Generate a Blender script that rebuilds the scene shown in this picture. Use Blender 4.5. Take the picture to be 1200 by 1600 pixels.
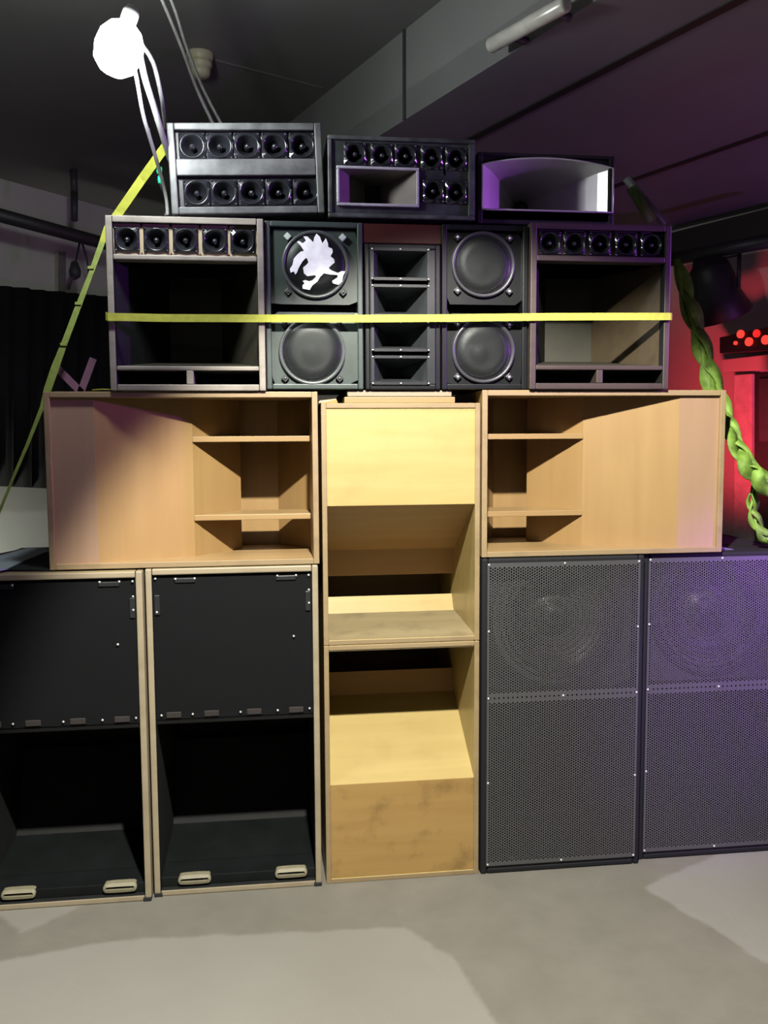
import bpy, math, random
from mathutils import Vector, Matrix
random.seed(7)
for o in list(bpy.data.objects): bpy.data.objects.remove(o)
SC = bpy.context.scene; COL = SC.collection
PI = math.pi

# ------------------------------------------------------------------ camera
CD, CZ, YAW, PITCH, ROLL, FPX = 2.6457, 1.3956, .12437, .08978, -.00545, 1389.6
cam = bpy.data.cameras.new('camera'); co = bpy.data.objects.new('camera', cam); COL.objects.link(co)
CR = Matrix.Rotation(-YAW, 3, 'Z') @ Matrix.Rotation(PI/2 - PITCH, 3, 'X') @ Matrix.Rotation(ROLL, 3, 'Z')
CP = Vector((0, -CD, CZ))
co.matrix_world = Matrix.Translation(CP) @ CR.to_4x4()
cam.sensor_fit = 'VERTICAL'; cam.sensor_height = 36; cam.lens = FPX*36/1600; cam.clip_start = .05
SC.camera = co

def ray(u, v): return (CR @ Vector(((u-600)/FPX, -(v-800)/FPX, -1)))
def W(u, v, Y=0.0):                     # photo point -> world point on the plane y = Y
    r = ray(u, v); t = (Y-CP.y)/r.y; return CP + r*t
def WZ(u, v, Z):
    r = ray(u, v); t = (Z-CP.z)/r.z; return CP + r*t
def WPL(u, v, P, N):
    r = ray(u, v); t = (P-CP).dot(N)/r.dot(N); return CP + r*t

# ------------------------------------------------------------------ view, world, lights
vs = SC.view_settings
vs.view_transform = 'Standard'; vs.look = 'None'; vs.gamma = 1; vs.use_curve_mapping = False
vs.exposure = 0.0
w = bpy.data.worlds.new('world'); SC.world = w; w.use_nodes = True
w.node_tree.nodes['Background'].inputs[0].default_value = (.55, .55, .6, 1)
w.node_tree.nodes['Background'].inputs[1].default_value = .05

def light(name, typ, loc, power, color, target=None, **kw):
    d = bpy.data.lights.new(name, typ); o = bpy.data.objects.new(name, d); COL.objects.link(o)
    o.location = loc; d.energy = power; d.color = color
    for k, v in kw.items(): setattr(d, k, v)
    if target is not None:
        o.rotation_euler = (Vector(target)-Vector(loc)).to_track_quat('-Z', 'Y').to_euler()
    return o
KEY = (.19, -1.75, 2.75)
light('key_lamp', 'SPOT', KEY, 860, (1, .96, .86), (.75, -.20, .30), spot_size=math.radians(67), spot_blend=.28, shadow_soft_size=.035)
light('added_fill', 'AREA', (-.6, -4.2, 2.5), 1.5, (1, .95, .88), (0, 0, .6), shape='RECTANGLE', size=1.2, size_y=.3)  # soft fill added behind the camera, not a known lamp
light('purple_lamp', 'SPOT', (2.6, -1.6, 1.5), 430, (.42, .12, 1), (1.66, 0, .68), spot_size=.62, spot_blend=1.0, shadow_soft_size=.06)
light('purple_wash', 'SPOT', (3.1, -.75, 1.95), 290, (.50, .11, 1), (-.15, .02, 1.72), spot_size=.50, spot_blend=.8, shadow_soft_size=.05)
light('magenta_uplight', 'SPOT', (3.3, .0, .8), 40, (.62, .16, .9), (1.7, 1.1, 2.6), spot_size=1.7, spot_blend=1.0, shadow_soft_size=.1)
light('red_lamp', 'SPOT', (1.95, 1.0, 1.15), 70, (1, .055, .09), (2.62, 1.8, 1.5), spot_size=1.2, spot_blend=.8, shadow_soft_size=.1)
light('left_lamp', 'SPOT', (-1.95, 2.1, .3), 62, (.98, 1, .86), (-1.6, 2.85, .9), spot_size=1.5, spot_blend=.9, shadow_soft_size=.1)

# ------------------------------------------------------------------ materials
class NT:
    def __init__(s, name):
        s.m = bpy.data.materials.new(name); s.m.use_nodes = True; s.t = s.m.node_tree
        s.b = s.t.nodes['Principled BSDF']; s._c = None
    def n(s, typ, **kw):
        x = s.t.nodes.new(typ)
        for k, v in kw.items():
            if k.startswith('i_'):
                x.inputs[int(k[2:]) if k[2:].isdigit() else k[2:]].default_value = v
            else: setattr(x, k, v)
        return x
    def l(s, a, b): s.t.links.new(a, b)
    def math(s, op, a, b=None, c=None):
        x = s.n('ShaderNodeMath', operation=op)
        for i, v in enumerate((a, b, c)):
            if v is None: continue
            if isinstance(v, (int, float)): x.inputs[i].default_value = v
            else: s.l(v, x.inputs[i])
        return x.outputs[0]
    def coord(s, scale=(1, 1, 1), kind='Object'):
        if s._c is None: s._c = s.n('ShaderNodeTexCoord')
        mp = s.n('ShaderNodeMapping'); mp.inputs['Scale'].default_value = scale
        s.l(s._c.outputs[kind], mp.inputs[0]); return mp.outputs[0]
    def noise(s, scale, vec, detail=4, rough=.55, dist=0):
        x = s.n('ShaderNodeTexNoise'); x.inputs['Scale'].default_value = scale
        x.inputs['Detail'].default_value = detail; x.inputs['Roughness'].default_value = rough
        x.inputs['Distortion'].default_value = dist
        s.l(vec, x.inputs['Vector']); return x.outputs['Fac']
    def ramp(s, fac, stops):
        x = s.n('ShaderNodeValToRGB'); e = x.color_ramp.elements
        while len(e) < len(stops): e.new(.5)
        for i, (p, c) in enumerate(stops): e[i].position = p; e[i].color = (*c, 1) if len(c) == 3 else c
        s.l(fac, x.inputs[0]); return x.outputs[0]
    def mix(s, fac, a, b, typ='MIX'):
        x = s.n('ShaderNodeMix', data_type='RGBA', blend_type=typ)
        for i, v in ((0, fac), (6, a), (7, b)):
            if isinstance(v, (int, float)): x.inputs[i].default_value = v
            elif isinstance(v, tuple): x.inputs[i].default_value = (*v, 1)
            else: s.l(v, x.inputs[i])
        return x.outputs[2]
    def bump(s, h, strength=.3, dist=.002):
        x = s.n('ShaderNodeBump'); x.inputs['Strength'].default_value = strength; x.inputs['Distance'].default_value = dist
        s.l(h, x.inputs['Height']); s.l(x.outputs[0], s.b.inputs['Normal'])
    def set(s, **kw):
        for k, v in kw.items():
            k = k.replace('_', ' ')
            if isinstance(v, tuple): v = (*v, 1)
            if hasattr(v, 'is_output'): s.l(v, s.b.inputs[k])
            else: s.b.inputs[k].default_value = v
        return s

def plain(name, c, rough=.5, metal=0, spec=.5, var=.15, sc=25):
    t = NT(name); v = t.coord(); f = t.noise(sc, v)
    lo = tuple(x*(1-var) for x in c); hi = tuple(min(1, x*(1+var)) for x in c)
    t.set(Base_Color=t.ramp(f, [(.3, lo), (.7, hi)]), Roughness=rough, Metallic=metal)
    t.b.inputs['Specular IOR Level'].default_value = spec
    return t.m
def wood(name, a, b, grain='x', rough=.45, blotch=0., bc=(.2, .1, .04), spec=.4):
    t = NT(name)
    sc = {'x': (1.2, 14, 14), 'z': (14, 14, 1.2), 'y': (14, 1.2, 14)}[grain]
    f = t.noise(1.6, t.coord(sc), 6, .55, .4)
    g = t.noise(2.3, t.coord(), 3)
    col = t.ramp(f, [(.2, a), (.8, b)])
    col = t.mix(t.math('MULTIPLY', g, .35), col, tuple(x*.82 for x in a))
    if blotch:
        h = t.noise(9, t.coord(), 5, .6)
        m = t.ramp(h, [(.52, (0, 0, 0)), (.68, (1, 1, 1))])
        col = t.mix(t.math('MULTIPLY', m, blotch), col, bc)
    t.set(Base_Color=col, Roughness=rough); t.b.inputs['Specular IOR Level'].default_value = spec
    t.bump(f, .08, .001)
    return t.m
def emit(name, c, s):
    t = NT(name); t.set(Base_Color=c, Emission_Color=c, Emission_Strength=s); return t.m
def perf(name, c, pitch, hole, rough=.45, metal=.6, solid=None):
    """hexagonally perforated sheet in the object's x/z plane; solid = list of (axis, lo, hi) strips left unperforated"""
    t = NT(name); sx = t.n('ShaderNodeSeparateXYZ'); t.l(t.coord(), sx.inputs[0])
    X, Z = sx.outputs[0], sx.outputs[2]
    a, b = pitch*math.sqrt(3), pitch
    best = None
    for ox, oz in ((0, 0), (.5, .5)):
        cx = t.math('MULTIPLY', t.math('ADD', t.math('ROUND', t.math('SUBTRACT', t.math('DIVIDE', X, a), ox)), ox), a)
        cz = t.math('MULTIPLY', t.math('ADD', t.math('ROUND', t.math('SUBTRACT', t.math('DIVIDE', Z, b), oz)), oz), b)
        dx, dz = t.math('SUBTRACT', X, cx), t.math('SUBTRACT', Z, cz)
        d = t.math('SQRT', t.math('ADD', t.math('MULTIPLY', dx, dx), t.math('MULTIPLY', dz, dz)))
        h = t.math('LESS_THAN', d, hole)
        for ax, lo, hi in (solid or []):
            c_ = cx if ax == 'x' else cz
            ins = t.math('MULTIPLY', t.math('GREATER_THAN', c_, lo), t.math('LESS_THAN', c_, hi))
            h = t.math('MULTIPLY', h, t.math('SUBTRACT', 1, ins))
        best = h if best is None else t.math('MAXIMUM', best, h)
    t.set(Base_Color=c, Roughness=rough, Metallic=metal)
    tr = t.n('ShaderNodeBsdfTransparent'); mx = t.n('ShaderNodeMixShader'); out = t.t.nodes['Material Output']
    t.l(best, mx.inputs[0]); t.l(t.b.outputs[0], mx.inputs[1]); t.l(tr.outputs[0], mx.inputs[2]); t.l(mx.outputs[0], out.inputs[0])
    return t.m
def veil(name, c, alpha, rough=.5):
    t = NT(name); t.set(Base_Color=c, Roughness=rough, Alpha=alpha); t.b.inputs['Specular IOR Level'].default_value = .12; return t.m

PLY   = wood('plywood_pale', (.235, .148, .062), (.305, .204, .094), 'x')
PLYZ  = wood('plywood_upright_grain', (.235, .142, .054), (.290, .186, .078), 'z')
PINKP = wood('plywood_pinkish', (0.2693, 0.1707, 0.1074), (0.3142, 0.2067, 0.1346), 'z')
EDGE  = wood('plywood_edge', (0.2067, 0.1482, 0.0762), (0.2693, 0.2020, 0.1122), 'x', .6, .25, (0.0986, 0.0673, 0.0401))
YPLY  = wood('varnished_yellow_ply', (0.3318, 0.2468, 0.0898), (0.4039, 0.3142, 0.1299), 'x', .38, .12, (0.1884, 0.1210, 0.0449))
OPLY  = wood('varnished_worn_ply', (0.2604, 0.1571, 0.0496), (0.3414, 0.2196, 0.0762), 'x', .4, .55, (0.1346, 0.0762, 0.0272))
DUSTY = wood('dusty_ply', (0.1884, 0.1482, 0.0762), (0.2516, 0.2020, 0.1074), 'x', .7, .4, (0.0898, 0.0673, 0.0360))
RPLY  = wood('shade_reddened_ply', (.33, .19, .075), (.42, .26, .105), 'x', .45)  # red-brown of bounced light in the scoops' shade put into the colour
REDW  = wood('red_brown_wood', (.03, .007, .005), (.055, .012, .008), 'x', .4)
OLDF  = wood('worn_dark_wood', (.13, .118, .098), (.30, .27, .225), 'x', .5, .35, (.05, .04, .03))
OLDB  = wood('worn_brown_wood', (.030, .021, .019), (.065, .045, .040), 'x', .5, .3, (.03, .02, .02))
TAN   = wood('tan_batten', (.26, .20, .12), (.36, .29, .19), 'x', .6)
FRAMEW= wood('pale_frame_wood', (0.2332, 0.1931, 0.1258), (0.2965, 0.2516, 0.1748), 'x', .5, .2, (0.1346, 0.0986, 0.0585))
BLK   = plain('black_paint', (.012, .013, .014), .45)
BLKG  = plain('black_gloss_paint', (.006, .0065, .008), .32, 0, .5)
BLKGR = plain('black_green_paint', (.026, .038, .034), .42, 0, .5)
BLKW  = wood('black_stained_board', (.005, .005, .005), (.009, .009, .009), 'x', .5, spec=.2)
CARP  = plain('black_textured_coat', (.006, .0065, .008), .75, 0, .3, .4, 400)
INNER = plain('black_inside', (.010, .0105, .0105), .7, 0, .2)
OLIVE = plain('olive_inside', (.026, .024, .015), .6)
HORNP = plain('black_horn_plastic', (.012, .013, .016), .22, 0, .6)
DOME  = plain('tweeter_plug', (.02, .02, .025), .15, 0, .8)
CONE  = plain('speaker_cone_paper', (.014, .015, .016), .6)
RUB   = plain('rubber_surround', (.015, .016, .017), .45)
GRILL = perf('fine_speaker_mesh', (.015, .018, .0175), .0042, .0013, .45, .5)
SCREW = plain('bright_screw', (.8, .8, .8), .3, .7, .5, .05)
ALU   = plain('cast_aluminium', (.62, .61, .60), .30, .35, .5, .06, 8)
ALUD  = plain('dark_throat', (.05, .05, .05), .5, .5)
GREYP = plain('grey_horn_plastic', (.03, .034, .036), .3, 0, .5)
CHAR  = plain('charcoal_plastic', (.016, .017, .020), .35, 0, .5)
YEL   = plain('yellow_webbing', (.33, .345, .045), .65, 0, .3, .12, 60)
YELD  = plain('olive_webbing', (.20, .25, .06), .65, 0, .3, .15, 60)
LIME  = plain('lime_webbing', (.13, .225, .035), .6, 0, .3, .45, 30)
WHITE = plain('white_paint', (.85, .87, .86), .6)
CABLE = plain('grey_cable', (.35, .36, .35), .5)
CABLD = plain('dark_cable', (.05, .052, .055), .5)
MINT  = plain('green_glint_paint', (.02, .55, .30), .4)  # colour stands for green glints on the cable plugs

# ------------------------------------------------------------------ mesh helpers
class MB:
    def __init__(s): s.v = []; s.f = []; s.mi = []; s.k = 0; s.sm = set(); s.smooth = False
    def _f(s, idx):
        if s.smooth: s.sm.add(len(s.f))
        s.f.append(idx); s.mi.append(s.k)
    def mat(s, k): s.k = k; return s
    def box(s, x0, x1, y0, y1, z0, z1):
        b = len(s.v); s.v += [(x, y, z) for x in (x0, x1) for y in (y0, y1) for z in (z0, z1)]
        for q in ((0, 1, 3, 2), (4, 6, 7, 5), (0, 4, 5, 1), (2, 3, 7, 6), (0, 2, 6, 4), (1, 5, 7, 3)): s._f([b+i for i in q])
        return s
    def hexa(s, P):                       # 8 points: bottom loop 4, top loop 4
        b = len(s.v); s.v += [tuple(p) for p in P]
        for q in ((0, 3, 2, 1), (4, 5, 6, 7), (0, 1, 5, 4), (1, 2, 6, 5), (2, 3, 7, 6), (3, 0, 4, 7)): s._f([b+i for i in q])
        return s
    def prism(s, pts, d, rev=False):      # planar loop of 3D points extruded by vector d
        b = len(s.v); n = len(pts); d = Vector(d)
        s.v += [tuple(p) for p in pts] + [tuple(Vector(p)+d) for p in pts]
        s._f([b+i for i in range(n)][::-1]); s._f([b+n+i for i in range(n)])
        for i in range(n): j = (i+1) % n; s._f([b+i, b+j, b+n+j, b+n+i])
        return s
    def boardyz(s, x0, x1, p, q, t):      # board spanning x, between (y,z) points p and q, thickness t away from the viewer
        dy, dz = q[0]-p[0], q[1]-p[1]; L = math.hypot(dy, dz); ny, nz = -dz/L*t, dy/L*t
        if ny < 0: ny, nz = -ny, -nz
        return s.prism([(x0, p[0], p[1]), (x0, q[0], q[1]), (x0, q[0]+ny, q[1]+nz), (x0, p[0]+ny, p[1]+nz)], (x1-x0, 0, 0))
    def boardxy(s, z0, z1, p, q, t):      # upright board between (x,y) points p and q
        dx, dy = q[0]-p[0], q[1]-p[1]; L = math.hypot(dx, dy); nx, ny = -dy/L*t, dx/L*t
        if ny < 0: nx, ny = -nx, -ny
        return s.prism([(p[0], p[1], z0), (q[0], q[1], z0), (q[0]+nx, q[1]+ny, z0), (p[0]+nx, p[1]+ny, z0)], (0, 0, z1-z0))
    def lathe(s, prof, c, n=32, axis='y', sm=True):
        o = s.smooth; s.smooth = sm; b = len(s.v); m = len(prof)
        for i in range(n):
            a = 2*PI*i/n
            for r, h in prof:
                if axis == 'y': s.v.append((c[0]+r*math.cos(a), c[1]+h, c[2]+r*math.sin(a)))
                else: s.v.append((c[0]+r*math.cos(a), c[1]+r*math.sin(a), c[2]+h))
        for i in range(n):
            j = (i+1) % n
            for k in range(m-1): s._f([b+i*m+k, b+i*m+k+1, b+j*m+k+1, b+j*m+k])
        s.smooth = o; return s
    def tube(s, path, r, n=8, sm=True):
        o = s.smooth; s.smooth = sm; b = len(s.v); P = [Vector(p) for p in path]
        up = Vector((0, 1, .1))
        for i, p in enumerate(P):
            t = (P[min(i+1, len(P)-1)]-P[max(i-1, 0)]).normalized()
            a = t.cross(up).normalized(); c = t.cross(a)
            rr = r[i] if isinstance(r, (list, tuple)) else r
            for k in range(n): q = p + (a*math.cos(2*PI*k/n)+c*math.sin(2*PI*k/n))*rr; s.v.append(tuple(q))
        for i in range(len(P)-1):
            for k in range(n): s._f([b+i*n+k, b+i*n+(k+1) % n, b+(i+1)*n+(k+1) % n, b+(i+1)*n+k])
        s._f([b+k for k in range(n)]); s._f([b+(len(P)-1)*n+k for k in range(n)][::-1])
        s.smooth = o; return s
    def ribbon(s, path, wv, t, sm=True):  # path points with width vectors and thickness
        o = s.smooth; s.smooth = sm; b = len(s.v); P = [Vector(p) for p in path]
        for i, p in enumerate(P):
            T = (P[min(i+1, len(P)-1)]-P[max(i-1, 0)]).normalized()
            wd = Vector(wv[i] if isinstance(wv, list) else wv); nn = T.cross(wd).normalized()*t/2
            for q in (p-wd/2-nn, p+wd/2-nn, p+wd/2+nn, p-wd/2+nn): s.v.append(tuple(q))
        for i in range(len(P)-1):
            for k in range(4): s._f([b+i*4+k, b+i*4+(k+1) % 4, b+(i+1)*4+(k+1) % 4, b+(i+1)*4+k])
        s._f([b, b+3, b+2, b+1]); e = b+4*(len(P)-1); s._f([e, e+1, e+2, e+3])
        s.smooth = o; return s
    def sqring(s, x0, x1, z0, z1, c, r, y0, y1, n=32):   # plate face from a rectangle (at y0) to a round hole lip (at y1)
        b = len(s.v); cx, cz = c; o = s.smooth; s.smooth = False
        for i in range(n):
            a = 2*PI*(i+.5)/n; ca, sa = math.cos(a), math.sin(a)
            tx = ((x1-cx) if ca > 0 else (x0-cx))/ca; tz = ((z1-cz) if sa > 0 else (z0-cz))/sa
            t = min(tx, tz); s.v.append((cx+ca*t, y0, cz+sa*t)); s.v.append((cx+ca*r, y1, cz+sa*r))
        for i in range(n): j = (i+1) % n; s._f([b+2*i, b+2*i+1, b+2*j+1, b+2*j])
        s.smooth = o; return s
    def flip(s, h):                        # turn upside down inside height h
        s.v = [(x, y, h-z) for x, y, z in s.v]; s.f = [f[::-1] for f in s.f]; return s
    def mirror(s):
        s.v = [(-x, y, z) for x, y, z in s.v]; s.f = [f[::-1] for f in s.f]; return s
    def build(s, name, mats, parent=None, bevel=0, loc=None):
        me = bpy.data.meshes.new(name); me.from_pydata([tuple(v) for v in s.v], [], s.f)
        for m in (mats if isinstance(mats, (list, tuple)) else [mats]): me.materials.append(m)
        for i, p in enumerate(me.polygons): p.material_index = s.mi[i]; p.use_smooth = i in s.sm
        import bmesh
        bm = bmesh.new(); bm.from_mesh(me); bmesh.ops.recalc_face_normals(bm, faces=bm.faces); bm.to_mesh(me); bm.free()
        me.update()
        o = bpy.data.objects.new(name, me); COL.objects.link(o)
        if parent is not None: o.parent = parent
        if loc is not None: o.location = loc
        if bevel:
            md = o.modifiers.new('bevel', 'BEVEL'); md.width = bevel; md.segments = 2; md.limit_method = 'ANGLE'; md.angle_limit = math.radians(50)
        return o

def thing(name, label, cat, loc, group=None, rz=0):
    o = bpy.data.objects.new(name, None); COL.objects.link(o); o.location = loc; o.rotation_euler = (0, 0, rz)
    o.empty_display_size = .05
    return tag(o, label, cat, group)
def tag(o, label=None, cat=None, group=None, kind=None):
    if label: o['label'] = label
    if cat: o['category'] = cat
    if group: o['group'] = group
    if kind: o['kind'] = kind
    return o
def copy_part(o, parent, loc):
    c = o.copy(); COL.objects.link(c); c.parent = parent; c.location = loc
    for ch in o.children:
        d = ch.copy(); COL.objects.link(d); d.parent = c
    return c

class Cab:
    """a cabinet: local x -w/2..w/2, y 0 (front) .. d, z 0..h; L() turns a photo point at a depth into local x, z"""
    def __init__(s, name, label, cat, x0, x1, z0, z1, y, d, group=None):
        s.w = x1-x0; s.h = z1-z0; s.d = d; s.o = Vector(((x0+x1)/2, y, z0)); s.y = y
        s.t = thing(name, label, cat, s.o, group)
    def L(s, u, v, dep=0.): p = W(u, v, s.y+dep)-s.o; return p.x, p.z
    def shell(s, t, mats, tb=None, bevel=.003, name='casing', back=True, mb=None):
        w, h, d = s.w/2, s.h, s.d; tb = tb or t
        m = MB(); m.box(-w, -w+t, 0, d, 0, h); m.box(w-t, w, 0, d, 0, h)
        m.box(-w+t, w-t, 0, d, h-tb, h); m.box(-w+t, w-t, 0, d, 0, tb)
        if back: m.box(-w+t, w-t, d-.012, d, tb, h-tb)
        return m.build(name, mats, s.t, bevel)

# ------------------------------------------------------------------ the room
dirv = (WZ(633, 187, 2.55)-WZ(900, 20, 2.55)).normalized()          # direction the ceiling beams run
perp = Vector((dirv.y, -dirv.x, 0))                                   # to the right of it
ZL, ZU = 2.55, 2.87
Pf = WZ(633, 187, ZL)
PrA, PrB = WZ(1052, 360, ZL), WZ(1200, 324, ZL)
rd = (PrA-PrB).normalized(); rn = Vector((rd.y, -rd.x, 0))            # right wall direction and normal
PlA, PlB = WZ(0, 279, ZU), WZ(165, 324, ZU)
ld = (PlB-PlA).normalized(); ln = Vector((ld.y, -ld.x, 0))

def ceilmat(name, c):
    t = NT(name); f = t.noise(2, t.coord()); t.set(Base_Color=t.ramp(f, [(.3, tuple(x*.85 for x in c)), (.7, c)]), Roughness=.55); return t.m
CEIL = ceilmat('dark_ceiling_paint', (.15, .146, .142)); FACE = ceilmat('grey_beam_paint', (.20, .205, .195)); SOFF = ceilmat('soffit_paint', (.17, .155, .175))
# floor
t = NT('screed_floor')
v = t.coord((1, 1, 1))
big = t.noise(.9, v, 3, .5, .3); fine = t.noise(7, v, 8, .65); speck = t.noise(60, v, 3)
col = t.ramp(fine, [(.3, (0.1193, 0.1130, 0.0938)), (.75, (0.1512, 0.1432, 0.1210))])
sx = t.n('ShaderNodeSeparateXYZ'); t.l(v, sx.inputs[0])
def poly_mask(edges, wob=.02):
    """inside of a convex outline on the floor, from (a, b, c) half planes a*x+b*y+c > 0"""
    res = None
    for a, b, c in edges:
        d = t.math('ADD', t.math('ADD', t.math('MULTIPLY', sx.outputs[0], a), t.math('MULTIPLY', sx.outputs[1], b)), c)
        d = t.math('ADD', d, t.math('MULTIPLY', t.math('SUBTRACT', fine, .5), wob*3))
        m = t.math('SMOOTH_MIN', 1, t.math('MAXIMUM', t.math('MULTIPLY', d, 60), 0), .1)
        res = m if res is None else t.math('MULTIPLY', res, m)
    return res
def half(u0, v0, u1, v1, ins):
    p, q, i = WZ(u0, v0, 0), WZ(u1, v1, 0), WZ(*ins, 0)
    a, b = (q.y-p.y), -(q.x-p.x); L = math.hypot(a, b); a, b = a/L, b/L; c = -(a*p.x+b*p.y)
    if a*i.x+b*i.y+c < 0: a, b, c = -a, -b, -c
    return a, b, c
pale_area = poly_mask([half(0, 1474, 180, 1466, (300, 1560)), half(180, 1466, 470, 1412, (300, 1560)), half(470, 1412, 600, 1425, (300, 1560)),
                   half(600, 1425, 715, 1500, (300, 1560)), half(715, 1500, 785, 1600, (300, 1560))])  # large paler area of the floor, within these edges
worn = poly_mask([half(997, 1386, 1200, 1508, (1190, 1400)), half(997, 1386, 1090, 1345, (1190, 1400))])  # paler wedge of floor at the right
pale_corner = poly_mask([half(0, 1440, 30, 1462, (60, 1430)), half(30, 1462, 125, 1420, (60, 1430)), half(0,1400,100,1400,(60,1430))])  # small paler area of floor at the left
col = t.mix(t.math('MULTIPLY', pale_area, .7), col, (0.2148, 0.2085, 0.1870))
col = t.mix(t.math('MULTIPLY', worn, .6), col, (0.2228, 0.2164, 0.2069))
col = t.mix(t.math('MULTIPLY', pale_corner, .5), col, (0.2228, 0.2164, 0.1989))
col = t.mix(t.ramp(big, [(.45, (0, 0, 0)), (.7, (.35, .35, .35))]), col, (0.1154, 0.1074, 0.0875))
vor = t.n('ShaderNodeTexVoronoi', feature='DISTANCE_TO_EDGE'); vor.inputs['Scale'].default_value = .9
wv = t.n('ShaderNodeVectorMath', operation='ADD'); t.l(v, wv.inputs[0]); nz = t.n('ShaderNodeTexNoise'); nz.inputs['Scale'].default_value = 3; t.l(v, nz.inputs[0]); t.l(nz.outputs[1], wv.inputs[1]); t.l(wv.outputs[0], vor.inputs['Vector'])
col = t.mix(t.ramp(vor.outputs[0], [(0, (.05, .05, .05)), (.008, (0, 0, 0))]), col, (.3, .29, .27))
t.set(Base_Color=col, Roughness=.62); t.bump(speck, .15, .001)
m = MB(); m.box(-7, 7, -6, 8, -.1, 0); tag(m.build('floor', t.m), kind='structure')

def strip(P, A, B, a0, a1, z0, z1, th):   # vertical slab along direction A from P
    return [P+A*a0+Vector((0, 0, z0-P.z)), P+A*a1+Vector((0, 0, z0-P.z)), P+A*a1+B*th+Vector((0, 0, z0-P.z)), P+A*a0+B*th+Vector((0, 0, z0-P.z)),
            P+A*a0+Vector((0, 0, z1-P.z)), P+A*a1+Vector((0, 0, z1-P.z)), P+A*a1+B*th+Vector((0, 0, z1-P.z)), P+A*a0+B*th+Vector((0, 0, z1-P.z))]
def hz(P, a0, a1, b0, b1, z0, z1):
    q = [P+dirv*a0+perp*b0, P+dirv*a1+perp*b0, P+dirv*a1+perp*b1, P+dirv*a0+perp*b1]
    return [Vector((p.x, p.y, z0)) for p in q] + [Vector((p.x, p.y, z1)) for p in q]
tag(MB().hexa(hz(Pf, -7, 7, -8, 0, ZU, ZU+.1)).build('ceiling', CEIL), kind='structure')
tag(MB().hexa(hz(Pf, -7, 7, .0, 9, ZL, ZL+.1)).build('trim_1', SOFF), kind='structure')
tag(MB().hexa(strip(Pf, dirv, perp, -7, 7, ZL+.001, ZU+.05, .06)).build('trim_2', FACE), kind='structure')
# joints of the lower ceiling, beam joint
def dist_perp(P): return (P-Pf).dot(perp)
m = MB()
for u, vv in ((960, 101), (1100, 242)):
    b = dist_perp(WZ(u, vv, ZL)); m.hexa(hz(Pf, -7, 6, b-.018, b+.018, ZL-.004, ZL+.02))
tag(m.build('trim_3', ceilmat('joint_cover', (.008, .008, .009))), kind='structure')
m = MB(); m.hexa(strip(Pf, dirv, -perp, -.008, .008, ZL, ZU, .006)); tag(m.build('trim_4', ceilmat('joint_dark', (.04, .04, .04))), kind='structure')
b = dist_perp(WZ(420, 118, ZU)); m = MB().hexa([WZ(335, 95, ZU)+Vector((0,0,-.006)), WZ(505, 139, ZU)+Vector((0,0,-.006)), WZ(505, 136, ZU)+Vector((0,0,-.006)), WZ(335, 92, ZU)+Vector((0,0,-.006)),
    WZ(335, 95, ZU), WZ(505, 139, ZU), WZ(505, 136, ZU), WZ(335, 92, ZU)]); tag(m.build('trim_5', ceilmat('seam_strip', (.13, .13, .12))), kind='structure')
# right wall (lit red), left wall, back wall
RWM = plain('right_wall_paint', (.55, .50, .48), .7, 0, .3, .05, 3)
LWM = plain('left_wall_paint', (.62, .63, .58), .7, 0, .3, .04, 3)
Pr = Vector((PrB.x, PrB.y, 0)); Pl = Vector((PlA.x, PlA.y, 0))
tag(MB().hexa(strip(Pr, rd, rn, -4, 5.5, 0, ZU, .1)).build('wall_right', RWM), kind='structure')
tag(MB().hexa(strip(Pl, ld, -ln, -3, 6.0, 0, ZU+.05, .1)).build('wall_left', LWM), kind='structure')
tag(MB().box(-4, 4.5, 5.2, 5.3, 0, 3).build('wall_back', LWM), kind='structure')
def RW(u, v, off=0.): return WPL(u, v, Pr-rn*off, rn)
def LW(u, v, off=0.): return WPL(u, v, Pl+ln*off, ln)
def onwall(Wf, N, uv, off, th):     # slab from four photo points lying on a wall plane, coming off it by th
    pts = [Wf(u, v, off) for u, v in uv]; return MB().prism(pts, N*th)
# bulkhead above the red wall
tag(onwall(RW, rn, [(1040, 366), (1205, 324), (1205, 372), (1040, 408)], .10, .10).build('trim_6', ceilmat('bulkhead_paint', (.03, .026, .026))), kind='structure')

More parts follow.
